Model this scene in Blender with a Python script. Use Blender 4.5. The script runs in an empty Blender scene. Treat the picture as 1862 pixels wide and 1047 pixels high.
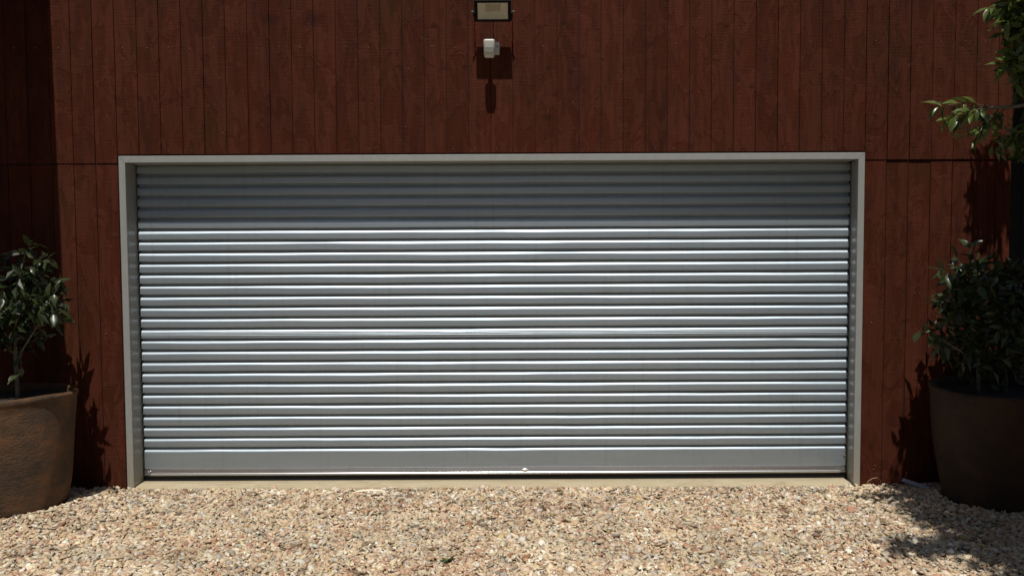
import bpy, bmesh, math, random
import numpy as np
from mathutils import Vector, Matrix, noise

# ------------------------------------------------------------------ camera, light, exposure
S = bpy.context.scene
COL = S.collection
cam = bpy.data.objects.new('camera', bpy.data.cameras.new('camera'))
COL.objects.link(cam)
cam.data.sensor_width = 36.0
cam.data.lens = 36.0 * 1519 / 1862
cam.data.clip_start = 0.05
cam.data.clip_end = 1000
cam.location = (0, -5.7, 1.63)
cam.rotation_euler = (Matrix.Rotation(math.radians(90 - 2.83), 3, 'X') @ Matrix.Rotation(math.radians(-0.28), 3, 'Z')).to_euler()
S.camera = cam

SUN_EL, SUN_AZ = math.radians(67.5), math.radians(1.8)      # high, just left of straight behind the camera
W = bpy.data.worlds.new('World')
S.world = W
W.use_nodes = True
wn = W.node_tree.nodes
sky = wn.new('ShaderNodeTexSky')
sky.sky_type = 'NISHITA'
sky.sun_disc = False
sky.sun_elevation = SUN_EL
sky.sun_rotation = math.pi + SUN_AZ
wn['Background'].inputs['Strength'].default_value = 0.05
W.node_tree.links.new(sky.outputs[0], wn['Background'].inputs['Color'])

sun = bpy.data.objects.new('sun', bpy.data.lights.new('sun', 'SUN'))
COL.objects.link(sun)
sun.data.energy = 4.8
sun.data.angle = math.radians(0.5)
sun.data.color = (1.0, 0.955, 0.88)
sdir = Vector((-math.sin(SUN_AZ) * math.cos(SUN_EL), -math.cos(SUN_AZ) * math.cos(SUN_EL), math.sin(SUN_EL)))
sun.rotation_euler = sdir.to_track_quat('Z', 'Y').to_euler()
sun.location = (0, -8, 20)

S.view_settings.view_transform = 'Standard'
S.view_settings.look = 'None'
S.view_settings.gamma = 1
S.view_settings.use_curve_mapping = False
S.view_settings.exposure = -0.12

rng = random.Random(7)

# ------------------------------------------------------------------ materials
def new_mat(name):
    m = bpy.data.materials.new(name)
    m.use_nodes = True
    nt = m.node_tree
    return m, nt, nt.nodes['Principled BSDF'], nt.nodes['Material Output']

def N(nt, typ, **kw):
    n = nt.nodes.new(typ)
    for k, v in kw.items():
        if k.startswith('i_'):
            n.inputs[k[2:].replace('_', ' ')].default_value = v
        else:
            setattr(n, k, v)
    return n

def L(nt, a, b):
    nt.links.new(a, b)

def ramp(nt, fac, stops):
    r = N(nt, 'ShaderNodeValToRGB')
    el = r.color_ramp.elements
    while len(el) < len(stops):
        el.new(0.5)
    for e, (p, c) in zip(el, stops):
        e.position = p
        e.color = c if len(c) == 4 else (*c, 1)
    L(nt, fac, r.inputs['Fac'])
    return r.outputs['Color']

def mixc(nt, fac, a, b, blend='MIX'):
    n = N(nt, 'ShaderNodeMix', data_type='RGBA', blend_type=blend)
    for sock, v in ((n.inputs[0], fac), (n.inputs[6], a), (n.inputs[7], b)):
        if isinstance(v, bpy.types.NodeSocket):
            L(nt, v, sock)
        elif isinstance(v, (int, float)):
            sock.default_value = v
        else:
            sock.default_value = (*v, 1) if len(v) == 3 else v
    return n.outputs[2]

def math_n(nt, op, a, b=None, c=None, clamp=False):
    n = N(nt, 'ShaderNodeMath', operation=op, use_clamp=clamp)
    for i, v in enumerate((a, b, c)):
        if v is None:
            continue
        if isinstance(v, bpy.types.NodeSocket):
            L(nt, v, n.inputs[i])
        else:
            n.inputs[i].default_value = v
    return n.outputs[0]

def position(nt, scale=(1, 1, 1)):
    g = N(nt, 'ShaderNodeNewGeometry')
    mp = N(nt, 'ShaderNodeMapping')
    mp.inputs['Scale'].default_value = scale
    L(nt, g.outputs['Position'], mp.inputs['Vector'])
    return mp.outputs[0]

def noise_t(nt, vec, scale, detail=4, rough=0.55, dist=0.0):
    n = N(nt, 'ShaderNodeTexNoise')
    n.inputs['Scale'].default_value = scale
    n.inputs['Detail'].default_value = detail
    n.inputs['Roughness'].default_value = rough
    n.inputs['Distortion'].default_value = dist
    L(nt, vec, n.inputs['Vector'])
    return n.outputs['Fac']

def bump(nt, height, strength, dist, normal=None):
    b = N(nt, 'ShaderNodeBump')
    b.inputs['Strength'].default_value = strength
    b.inputs['Distance'].default_value = dist
    L(nt, height, b.inputs['Height'])
    if normal is not None:
        L(nt, normal, b.inputs['Normal'])
    return b.outputs['Normal']

def simple(name, col, rough=0.6, metal=0.0, var=0.15, scale=12, bump_s=0.0, spec=0.5):
    m, nt, p, o = new_mat(name)
    v = position(nt)
    n = noise_t(nt, v, scale, 5, 0.6)
    lo = tuple(c * (1 - var) for c in col)
    hi = tuple(min(1, c * (1 + var)) for c in col)
    L(nt, ramp(nt, n, [(0.3, lo), (0.7, hi)]), p.inputs['Base Color'])
    p.inputs['Roughness'].default_value = rough
    p.inputs['Metallic'].default_value = metal
    p.inputs['Specular IOR Level'].default_value = spec
    if bump_s:
        L(nt, bump(nt, noise_t(nt, v, scale * 8, 6, 0.7), bump_s, 0.004), p.inputs['Normal'])
    return m

def siding_material():
    m, nt, p, o = new_mat('weathered red-brown stain on rough sawn plywood')
    pos = position(nt)
    info = N(nt, 'ShaderNodeObjectInfo')
    # broad weathering, streaks running down, cathedral grain figure, saw marks
    broad = noise_t(nt, position(nt, (1.1, 1, 0.8)), 1.6, 3, 0.5)
    streak = noise_t(nt, position(nt, (9, 9, 0.9)), 2.2, 5, 0.62, 0.6)
    patch = noise_t(nt, position(nt, (5.5, 5, 2.0)), 2.0, 4, 0.5, 1.2)
    warp = N(nt, 'ShaderNodeTexNoise')
    warp.inputs['Scale'].default_value = 2.4
    L(nt, position(nt, (1.6, 1, 0.5)), warp.inputs['Vector'])
    gr = N(nt, 'ShaderNodeVectorMath', operation='MULTIPLY_ADD')
    L(nt, warp.outputs['Color'], gr.inputs[0])
    gr.inputs[1].default_value = (0.55, 0.1, 0.9)
    L(nt, position(nt, (1.0, 1.0, 0.17)), gr.inputs[2])
    wave = N(nt, 'ShaderNodeTexWave', wave_type='BANDS', bands_direction='X')
    wave.inputs['Scale'].default_value = 7.0
    wave.inputs['Distortion'].default_value = 1.5
    wave.inputs['Detail'].default_value = 2.0
    L(nt, gr.outputs[0], wave.inputs['Vector'])
    saw = noise_t(nt, position(nt, (6, 6, 190)), 1.0, 3, 0.6)
    base = ramp(nt, broad, [(0.30, (0.046, 0.0128, 0.0050)), (0.5, (0.064, 0.0136, 0.0056)), (0.70, (0.049, 0.0165, 0.0060))])
    col = mixc(nt, math_n(nt, 'MULTIPLY', ramp(nt, patch, [(0.46, (0, 0, 0)), (0.50, (1, 1, 1))]), 0.55), base, (0.084, 0.0235, 0.0130))
    col = mixc(nt, math_n(nt, 'MULTIPLY', ramp(nt, streak, [(0.42, (0, 0, 0)), (0.66, (1, 1, 1))]), 0.55), col, (0.028, 0.0088, 0.0048))
    col = mixc(nt, math_n(nt, 'MULTIPLY', ramp(nt, wave.outputs['Fac'], [(0.62, (0, 0, 0)), (0.92, (1, 1, 1))]), 0.12), col, (0.080, 0.0240, 0.0140))
    col = mixc(nt, math_n(nt, 'MULTIPLY', ramp(nt, saw, [(0.40, (0, 0, 0)), (0.70, (1, 1, 1))]), 0.28), col, (0.028, 0.0082, 0.0046))
    # worn pale flecks
    fl = noise_t(nt, position(nt, (46, 46, 24)), 1.0, 3, 0.7)
    col = mixc(nt, math_n(nt, 'MULTIPLY', ramp(nt, fl, [(0.69, (0, 0, 0)), (0.75, (1, 1, 1))]), 0.45), col, (0.11, 0.055, 0.040))
    # board to board difference
    tint = math_n(nt, 'MULTIPLY_ADD', info.outputs['Random'], 0.26, 0.95)
    comb = N(nt, 'ShaderNodeCombineColor')
    for i in range(3):
        L(nt, tint, comb.inputs[i])
    col = mixc(nt, 1.0, col, comb.outputs[0], 'MULTIPLY')
    # a few knots
    acc = None
    for kx, kz, r in ((-0.52, 3.108, 0.020), (-0.345, 3.13, 0.022), (0.19, 3.10, 0.019), (0.36, 3.125, 0.021), (-0.45, 2.83, 0.017),
                      (-0.31, 2.84, 0.019), (0.25, 2.83, 0.018), (0.40, 2.80, 0.018), (0.255, 2.50, 0.030), (-1.62, 3.165, 0.05), (-1.33, 3.16, 0.06),
                      (1.45, 3.1, 0.02), (1.62, 2.7, 0.02), (-2.3, 2.62, 0.02)):
        d = N(nt, 'ShaderNodeVectorMath', operation='SUBTRACT')
        L(nt, pos, d.inputs[0])
        d.inputs[1].default_value = (kx, 0, kz)
        sc = N(nt, 'ShaderNodeVectorMath', operation='MULTIPLY')
        L(nt, d.outputs[0], sc.inputs[0])
        sc.inputs[1].default_value = (0.75 / r, 0, 1.0 / r)
        ln = N(nt, 'ShaderNodeVectorMath', operation='LENGTH')
        L(nt, sc.outputs[0], ln.inputs[0])
        k = math_n(nt, 'SUBTRACT', 1.15, ln.outputs['Value'], clamp=True)
        acc = k if acc is None else math_n(nt, 'MAXIMUM', acc, k)
    acc = math_n(nt, 'MULTIPLY', acc, math_n(nt, 'MULTIPLY_ADD', fl, 1.6, -0.1), clamp=True)
    col = mixc(nt, math_n(nt, 'MULTIPLY', acc, 0.85, clamp=True), col, (0.012, 0.005, 0.0035))
    L(nt, col, p.inputs['Base Color'])
    p.inputs['Roughness'].default_value = 0.82
    p.inputs['Specular IOR Level'].default_value = 0.10
    h = math_n(nt, 'MULTIPLY_ADD', saw, 0.55, math_n(nt, 'MULTIPLY', wave.outputs['Fac'], 0.16))
    h = math_n(nt, 'MULTIPLY_ADD', streak, 0.6, h)
    h = math_n(nt, 'MULTIPLY_ADD', ramp(nt, patch, [(0.45, (0, 0, 0)), (0.51, (1, 1, 1))]), 0.40, h)
    L(nt, bump(nt, h, 0.75, 0.006), p.inputs['Normal'])
    return m

def door_material():
    m, nt, p, o = new_mat('silver grey coated steel')
    v = position(nt, (0.5, 1, 6))
    n = noise_t(nt, v, 3.0, 4, 0.6)
    dirt = noise_t(nt, position(nt, (3, 3, 8)), 4.0, 6, 0.7)
    col = ramp(nt, n, [(0.3, (0.360, 0.425, 0.482)), (0.7, (0.400, 0.460, 0.512))])
    col = mixc(nt, math_n(nt, 'MULTIPLY', ramp(nt, dirt, [(0.5, (0, 0, 0)), (0.75, (1, 1, 1))]), 0.20), col, (0.26, 0.25, 0.235))
    run = noise_t(nt, position(nt, (14, 1, 0.7)), 2.0, 5, 0.7)
    col = mixc(nt, math_n(nt, 'MULTIPLY', ramp(nt, run, [(0.56, (0, 0, 0)), (0.70, (1, 1, 1))]), 0.22), col, (0.24, 0.235, 0.225))
    L(nt, col, p.inputs['Base Color'])
    p.inputs['Metallic'].default_value = 0.80
    L(nt, math_n(nt, 'MULTIPLY_ADD', dirt, 0.06, 0.47), p.inputs['Roughness'])
    h = math_n(nt, 'MULTIPLY_ADD', noise_t(nt, position(nt, (1, 1, 2.5)), 5.5, 4, 0.55), 0.8, noise_t(nt, position(nt, (1.2, 1, 9)), 3.0, 3, 0.5))
    L(nt, bump(nt, h, 0.25, 0.004), p.inputs['Normal'])
    return m

def trim_material():
    m, nt, p, o = new_mat('grey powder coat with painted bounce tint')
    pos = position(nt)
    sep = N(nt, 'ShaderNodeSeparateXYZ')
    L(nt, pos, sep.inputs[0])
    n = noise_t(nt, position(nt, (8, 8, 3)), 5.0, 5, 0.65)
    col = ramp(nt, n, [(0.3, (0.29, 0.30, 0.29)), (0.7, (0.335, 0.342, 0.325))])
    # sand-coloured tint low down, painting in light bounced off the gravel
    low = N(nt, 'ShaderNodeMapRange')
    low.inputs['From Min'].default_value = 0.40
    low.inputs['From Max'].default_value = -0.02
    L(nt, sep.outputs['Z'], low.inputs['Value'])
    col = mixc(nt, math_n(nt, 'MULTIPLY', low.outputs[0], math_n(nt, 'MULTIPLY_ADD', n, 0.9, 0.1), clamp=True), col, (0.33, 0.28, 0.19))
    L(nt, col, p.inputs['Base Color'])
    p.inputs['Roughness'].default_value = 0.42
    p.inputs['Metallic'].default_value = 0.1
    L(nt, bump(nt, noise_t(nt, position(nt, (1.5, 1.5, 1.5)), 2.0, 3), 0.25, 0.006), p.inputs['Normal'])
    return m

def concrete_material():
    m, nt, p, o = new_mat('sandy concrete')
    v = position(nt, (1, 2, 2))
    n = noise_t(nt, v, 3.5, 6, 0.65)
    f = noise_t(nt, v, 60, 4, 0.7)
    col = ramp(nt, n, [(0.3, (0.34, 0.275, 0.165)), (0.55, (0.40, 0.335, 0.22)), (0.75, (0.44, 0.38, 0.27))])
    col = mixc(nt, math_n(nt, 'MULTIPLY', ramp(nt, f, [(0.5, (0, 0, 0)), (0.72, (1, 1, 1))]), 0.35), col, (0.27, 0.22, 0.155))
    st = noise_t(nt, position(nt, (2.2, 9, 9)), 2.0, 6, 0.7, 0.8)
    col = mixc(nt, math_n(nt, 'MULTIPLY', ramp(nt, st, [(0.55, (0, 0, 0)), (0.68, (1, 1, 1))]), 0.55), col, (0.20, 0.15, 0.095))
    L(nt, col, p.inputs['Base Color'])
    p.inputs['Roughness'].default_value = 0.9
    L(nt, bump(nt, f, 0.4, 0.003), p.inputs['Normal'])
    return m

def ground_material():
    m, nt, p, o = new_mat('fine gravel and dust')
    v = position(nt)
    vor = N(nt, 'ShaderNodeTexVoronoi')
    vor.inputs['Scale'].default_value = 42
    L(nt, v, vor.inputs['Vector'])
    sep = N(nt, 'ShaderNodeSeparateColor')
    L(nt, vor.outputs['Color'], sep.inputs[0])
    col = ramp(nt, sep.outputs[0], [(0.1, (0.24, 0.17, 0.115)), (0.5, (0.40, 0.31, 0.215)), (0.9, (0.50, 0.42, 0.32))])
    edge = ramp(nt, vor.outputs['Distance'], [(0.25, (1, 1, 1)), (0.75, (0.45, 0.42, 0.4))])
    col = mixc(nt, 1.0, col, edge, 'MULTIPLY')
    L(nt, col, p.inputs['Base Color'])
    p.inputs['Roughness'].default_value = 0.95
    hh = math_n(nt, 'SUBTRACT', 1.0, vor.outputs['Distance'])
    L(nt, bump(nt, hh, 0.8, 0.01), p.inputs['Normal'])
    return m

def stone_material():
    m, nt, p, o = new_mat('crushed quartz stone')
    a = N(nt, 'ShaderNodeAttribute', attribute_name='stone_colour')
    n = noise_t(nt, position(nt), 170, 4, 0.65)
    k = ramp(nt, n, [(0.25, (0.66, 0.62, 0.57)), (0.7, (1.12, 1.12, 1.12))])
    L(nt, mixc(nt, 1.0, a.outputs['Color'], k, 'MULTIPLY'), p.inputs['Base Color'])
    p.inputs['Roughness'].default_value = 0.75
    p.inputs['Specular IOR Level'].default_value = 0.3
    L(nt, bump(nt, n, 0.35, 0.003), p.inputs['Normal'])
    return m

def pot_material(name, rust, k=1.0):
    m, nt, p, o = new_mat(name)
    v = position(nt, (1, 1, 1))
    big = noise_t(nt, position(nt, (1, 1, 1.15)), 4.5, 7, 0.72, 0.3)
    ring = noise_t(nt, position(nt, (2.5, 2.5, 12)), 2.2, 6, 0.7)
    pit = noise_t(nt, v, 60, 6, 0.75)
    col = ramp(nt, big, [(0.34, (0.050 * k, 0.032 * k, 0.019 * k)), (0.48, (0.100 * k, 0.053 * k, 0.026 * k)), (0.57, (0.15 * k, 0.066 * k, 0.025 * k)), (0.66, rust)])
    col = mixc(nt, math_n(nt, 'MULTIPLY', ramp(nt, ring, [(0.42, (0, 0, 0)), (0.65, (1, 1, 1))]), 0.20), col, (0.050, 0.035, 0.022))
    col = mixc(nt, math_n(nt, 'MULTIPLY', ramp(nt, pit, [(0.60, (0, 0, 0)), (0.70, (1, 1, 1))]), 0.6), col, (0.020, 0.013, 0.008))
    L(nt, col, p.inputs['Base Color'])
    p.inputs['Roughness'].default_value = 0.62
    p.inputs['Specular IOR Level'].default_value = 0.35
    h = math_n(nt, 'MULTIPLY_ADD', pit, -0.8, math_n(nt, 'MULTIPLY', ring, 0.8))
    L(nt, bump(nt, h, 1.0, 0.020), p.inputs['Normal'])
    return m

def leaf_material(name, dark, light, tip):
    m, nt, p, o = new_mat(name)
    info = N(nt, 'ShaderNodeObjectInfo')
    n = noise_t(nt, position(nt), 9, 3)
    f = math_n(nt, 'MULTIPLY_ADD', info.outputs['Random'], 0.75, math_n(nt, 'MULTIPLY_ADD', n, 0.7, -0.22), clamp=True)
    col = ramp(nt, f, [(0.0, dark), (0.6, light), (0.93, light), (1.0, tip)])
    L(nt, col, p.inputs['Base Color'])
    p.inputs['Roughness'].default_value = 0.30
    p.inputs['Specular IOR Level'].default_value = 0.5
    tr = N(nt, 'ShaderNodeBsdfTranslucent')
    L(nt, col, tr.inputs['Color'])
    mx = N(nt, 'ShaderNodeMixShader')
    mx.inputs[0].default_value = 0.20
    L(nt, p.outputs[0], mx.inputs[1])
    L(nt, tr.outputs[0], mx.inputs[2])
    L(nt, mx.outputs[0], o.inputs['Surface'])
    return m

def glass_material():
    m, nt, p, o = new_mat('clear cover glass')
    nt.nodes.remove(p)
    t = N(nt, 'ShaderNodeBsdfTransparent')
    t.inputs['Color'].default_value = (0.98, 0.985, 0.98, 1)
    g = N(nt, 'ShaderNodeBsdfGlossy')
    g.inputs['Roughness'].default_value = 0.08
    fr = N(nt, 'ShaderNodeFresnel')
    fr.inputs['IOR'].default_value = 1.45
    mx = N(nt, 'ShaderNodeMixShader')
    L(nt, fr.outputs[0], mx.inputs[0])
    L(nt, t.outputs[0], mx.inputs[1])
    L(nt, g.outputs[0], mx.inputs[2])
    L(nt, mx.outputs[0], o.inputs['Surface'])
    return m

M = dict(
    siding=siding_material(), door=door_material(), trim=trim_material(), concrete=concrete_material(), ground=ground_material(),
    stone=stone_material(), glass=glass_material(),
    backing=simple('dark stained groove timber', (0.019, 0.0058, 0.0033), 0.95),
    nail=simple('dull galvanised nail', (0.20, 0.145, 0.115), 0.6, 0.2, 0.4, 60),
    rubber=simple('black rubber seal', (0.010, 0.009, 0.009), 0.75),
    alu=simple('extruded aluminium', (0.58, 0.58, 0.60), 0.27, 0.9, 0.05, 4),
    polished=simple('polished aluminium', (0.80, 0.80, 0.80), 0.24, 0.9, 0.03, 4),
    guide=simple('dark steel guide', (0.10, 0.105, 0.11), 0.5, 0.3),
    roof=simple('brown painted timber', (0.08, 0.05, 0.04), 0.8),
    lamp_body=simple('black cast aluminium', (0.005, 0.0052, 0.0052), 0.6, 0.0, 0.2, 40, 0, 0.12),
    steel=simple('zinc bolt', (0.45, 0.45, 0.44), 0.3, 0.9, 0.1, 60),
    knob=simple('dark zinc knob', (0.05, 0.05, 0.05), 0.5, 0.4, 0.2, 60),
    reflector=simple('brushed reflector', (0.88, 0.86, 0.78), 0.4, 0.0, 0.05, 50),
    led=simple('lamp chip panel', (0.50, 0.46, 0.33), 0.5, 0.0, 0.1, 90),
    edge_white=simple('pale reflector edge', (0.86, 0.85, 0.80), 0.4, 0.0, 0.04, 50),
    white=simple('off white plastic', (0.54, 0.54, 0.49), 0.42, 0.0, 0.06, 18),
    window=simple('grey sensor lens', (0.30, 0.30, 0.27), 0.35, 0.0, 0.08, 40),
    hole=simple('dark recess', (0.02, 0.02, 0.02), 0.8),
    pot_left=pot_material('rough rust brown glazed clay', (0.21, 0.082, 0.018)),
    pot_right=pot_material('olive brown glazed clay darkened as shade', (0.045, 0.028, 0.012), 0.36),  # clay colours scaled down to put the pot's shade into the colour
    soil=simple('dark potting soil', (0.020, 0.014, 0.010), 0.95, 0, 0.4, 60, 0.8),
    leaf=leaf_material('glossy dark green leaf', (0.012, 0.021, 0.008), (0.040, 0.055, 0.019), (0.150, 0.145, 0.055)),
    leaf_tree=leaf_material('fresh green glossy leaf', (0.022, 0.040, 0.011), (0.095, 0.130, 0.026), (0.20, 0.120, 0.040)),
    stem=simple('grey brown bark', (0.135, 0.115, 0.090), 0.8, 0, 0.35, 40, 0.6),
    twig=simple('brown green twig', (0.115, 0.078, 0.036), 0.7, 0, 0.3, 40),
    added_lawn=simple('mown lawn', (0.040, 0.060, 0.018), 0.95, 0, 0.4, 3, 0.6, 0.2),
    far_leaf=simple('dull foliage of added trees', (0.036, 0.050, 0.022), 0.8, 0, 0.4, 1.5, 0, 0.2),
    fence=simple('charcoal stained fence', (0.014, 0.0145, 0.015), 0.8, 0, 0.35, 8, 0.5),
    dry=simple('bleached dry leaf', (0.72, 0.67, 0.52), 0.6, 0, 0.10, 30),
    straw=simple('dry straw', (0.42, 0.28, 0.17), 0.8, 0, 0.2, 30),
    strip=simple('pale plastic strip', (0.30, 0.31, 0.36), 0.5, 0, 0.06, 30),
    pink=simple('terracotta pink stone', (0.40, 0.20, 0.125), 0.8, 0, 0.2, 60, 0.5),
    weed=leaf_material('weed green', (0.035, 0.050, 0.012), (0.085, 0.110, 0.025), (0.10, 0.09, 0.03)),
)

# ------------------------------------------------------------------ helpers
def link(name, me, mat, parent=None, kind=None):
    o = bpy.data.objects.new(name, me)
    COL.objects.link(o)
    if mat is not None and not me.materials:
        me.materials.append(mat)
    if parent is not None:
        o.parent = parent
    if kind:
        o['kind'] = kind
    return o

def obj(name, bm, mat, parent=None, kind=None, smooth=False):
    me = bpy.data.meshes.new(name)
    bmesh.ops.recalc_face_normals(bm, faces=bm.faces)
    if smooth:
        for f in bm.faces:
            f.smooth = True
    bm.to_mesh(me)
    bm.free()
    return link(name, me, mat, parent, kind)

def thing(name, label, cat, loc=(0, 0, 0), group=None):
    o = bpy.data.objects.new(name, None)
    COL.objects.link(o)
    o.empty_display_size = 0.1
    o.location = loc
    tag(o, label, cat, group)
    return o

def tag(o, label, cat, group=None):
    o['label'] = label
    o['category'] = cat
    if group:
        o['group'] = group
    return o

def add_box(bm, lo, hi, bevel=0.0, mat=None, seg=1):
    c = [(a + b) / 2 for a, b in zip(lo, hi)]
    s = [abs(b - a) for a, b in zip(lo, hi)]
    t = bmesh.new()
    bmesh.ops.create_cube(t, size=1.0, matrix=Matrix.Translation(c) @ Matrix.Diagonal((*s, 1)))
    if bevel:
        bmesh.ops.bevel(t, geom=list(t.edges), offset=bevel, segments=seg, affect='EDGES', profile=0.5)
    if mat is not None:
        bmesh.ops.transform(t, matrix=mat, verts=t.verts)
    merge(bm, t)

def merge(bm, t):
    me = bpy.data.meshes.new('tmp')
    t.to_mesh(me)
    t.free()
    bm.from_mesh(me)
    bpy.data.meshes.remove(me)

def add_prism(bm, pts_a, pts_b):
    a = [bm.verts.new(p) for p in pts_a]
    b = [bm.verts.new(p) for p in pts_b]
    bm.faces.new(a)
    bm.faces.new(b[::-1])
    n = len(a)
    for i in range(n):
        bm.faces.new((a[i], b[i], b[(i + 1) % n], a[(i + 1) % n]))

def add_tube(bm, pts, r0, r1=None, sides=6):
    r1 = r0 if r1 is None else r1
    pts = [Vector(p) for p in pts]
    prev = None
    for i, p in enumerate(pts):
        d = (pts[min(i + 1, len(pts) - 1)] - pts[max(i - 1, 0)]).normalized()
        u = d.orthogonal().normalized() if prev is None else (prev - d * prev.dot(d)).normalized()
        prev = u
        v = d.cross(u)
        r = r0 + (r1 - r0) * i / max(1, len(pts) - 1)
        ring = [bm.verts.new(p + (u * math.cos(2 * math.pi * k / sides) + v * math.sin(2 * math.pi * k / sides)) * r) for k in range(sides)]
        if i:
            for k in range(sides):
                bm.faces.new((last[k], last[(k + 1) % sides], ring[(k + 1) % sides], ring[k]))
        else:
            bm.faces.new(ring[::-1])
        last = ring
    bm.faces.new(last)

def add_lathe(bm, prof, c, sides=56, wob=0.0, seed=0, lean=0.0):
    rings = []
    for r, z in prof:
        ring = []
        for k in range(sides):
            a = 2 * math.pi * k / sides
            w = 1 + wob * noise.noise((math.cos(a) * 1.5 + seed, math.sin(a) * 1.5, z * 3))
            dz = wob * 0.9 * noise.noise((math.cos(a) + seed + 7, math.sin(a), 0)) * (z / 0.75)
            ring.append(bm.verts.new((c[0] + r * w * math.cos(a) + lean * z, c[1] + r * w * math.sin(a), c[2] + z + dz)))
        rings.append(ring)
    for a, b in zip(rings, rings[1:]):
        for k in range(sides):
            bm.faces.new((a[k], a[(k + 1) % sides], b[(k + 1) % sides], b[k]))
    bm.faces.new(rings[0][::-1])
    bm.faces.new(rings[-1])

# ------------------------------------------------------------------ ground
POTS = ((-3.20, -0.47, 0.43), (3.09, -0.45, 0.42))
def height(x, y):
    h = -0.022 + 0.010 * np.sin(x * 1.9 + 0.4) * np.sin(y * 2.3 + 1.0) * np.clip(-y * 2.2, 0, 1) + 0.006 * np.sin(x * 5.1 + y * 3.0) * np.clip(-y * 3, 0, 1)
    for px, py, r in POTS:
        h = h + 0.062 * np.exp(-(((x - px) / 0.55) ** 2 + ((y - py + 0.12) / 0.42) ** 2))
    return h

gx = np.concatenate([[-300, -100, -40, -15, -8], np.linspace(-5, 5, 81), [8, 15, 40, 100, 300]])
gy = np.concatenate([[-300, -100, -40, -15, -8], np.linspace(-5, -0.03, 51), [0.3, 4, 12, 60, 300]])
GX, GY = np.meshgrid(gx, gy)
GZ = height(GX, np.minimum(GY, 0)) - 0.014
gv = np.stack([GX, GY, GZ], -1).reshape(-1, 3)
nx, ny = len(gx), len(gy)
gf = [(j * nx + i, j * nx + i + 1, (j + 1) * nx + i + 1, (j + 1) * nx + i) for j in range(ny - 1) for i in range(nx - 1)]
me = bpy.data.meshes.new('gravel_ground')
me.from_pydata(gv.tolist(), [], gf)
link('gravel_ground', me, M['ground'], kind='structure')

# unseen lawn and tree rows, added to cut fill light and darken door reflections
parts_ = [(-300, -4.6, -300, 300), (4.8, 300, -300, 300), (-4.6, 4.8, -300, -34)]
me = bpy.data.meshes.new('added_lawn')
vv, ff = [], []
for xa, xb, ya, yb in parts_:
    b_ = len(vv)
    vv += [(xa, ya, -0.012), (xb, ya, -0.012), (xb, yb, -0.012), (xa, yb, -0.012)]
    ff.append((b_, b_ + 1, b_ + 2, b_ + 3))
me.from_pydata(vv, [], ff)
link('added_lawn', me, M['added_lawn'], kind='structure')
q = np.random.default_rng(3)
n = 9000
side = np.where(q.random(n) < 0.55, 1, -1)
along = q.uniform(1.6, 30.0, n)
ty_ = -along
tx_ = side * (5.2 + 0.11 * along + q.random(n) * 2.6) + np.where(side > 0, 0.0, 0.1)
top = 5.5 + 1.8 * np.sin(along * 0.9 + side) + 1.2 * np.sin(along * 2.3 + 2 * side) + np.where(side > 0, 1.5, 0)
tz_ = q.random(n) ** 0.8 * top
dv = q.normal(size=(n, 3)); dv /= np.linalg.norm(dv, axis=1)[:, None]
ev = np.cross(dv, q.normal(size=(n, 3))); ev /= np.linalg.norm(ev, axis=1)[:, None]
cc = np.stack([tx_, ty_, tz_], 1)
sz = q.uniform(0.25, 0.5, (n, 1))
v = np.stack([cc - dv * sz, cc - ev * sz * 0.6, cc + dv * sz, cc + ev * sz * 0.6], 1).reshape(-1, 3)
me = bpy.data.meshes.new('added_tree_belt')
me.from_pydata(v.tolist(), [], [(4 * i, 4 * i + 1, 4 * i + 2, 4 * i + 3) for i in range(n)])
link('added_tree_belt', me, M['far_leaf'], kind='stuff')

# ------------------------------------------------------------------ garage
X0, X1, ZT = -2.660, 2.394, 2.254           # outside of the door frame
IX0, IX1, IZ = -2.616, 2.350, 2.209         # inside of the door frame
DY = 0.158                                  # outer face of the door curtain
XL, XR, ZTOP = -5.2, 3.392, 3.90
garage = thing('garage', 'dark red-brown timber clad garage front with grey roller door', 'garage', (0, 0, -0.02))
GO = Vector((0, 0, 0.02))                   # children are written in world coordinates

def part(name, bm, mat, parent=None, kind=None, smooth=False, off=GO):
    bmesh.ops.translate(bm, vec=off, verts=bm.verts)
    return obj(name, bm, mat, parent or garage, kind, smooth)

bm = bmesh.new()
add_box(bm, (XL, 0.0085, -0.1), (X0 + 0.0021, 0.14, ZTOP))
add_box(bm, (X1 - 0.002, 0.0085, -0.1), (XR - 0.004, 0.14, ZTOP))
add_box(bm, (X0 + 0.004, 0.0085, ZT + 0.002), (X1 - 0.004, 0.14, ZTOP - 0.002))
add_box(bm, (XL, 0.60, -0.1), (XR - 0.004, 0.66, ZTOP))
add_box(bm, (XL, 0.142, ZTOP - 0.08), (XR - 0.004, 0.598, ZTOP - 0.004))
part('wall_core', bm, M['backing'])

# boards between the grooves, 149 mm apart
GR0, PITCH, GW = -2.968, 0.149, 0.0042
def board(xa, xb, z0, z1, y_front, warp_top=0.0):
    GW = rng.uniform(0.0026, 0.0046)
    bm = bmesh.new()
    j = rng.uniform(-0.0012, 0.0012)
    add_box(bm, (xa + GW / 2, y_front + j, z0), (xb - GW / 2, 0.0185, z1), 0.0022)
    if warp_top:
        for v in bm.verts:
            if v.co.y < 0.005 and v.co.z < z0 + 0.02:
                v.co.y -= warp_top
    return part('siding_board', bm, M['siding'])

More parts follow.
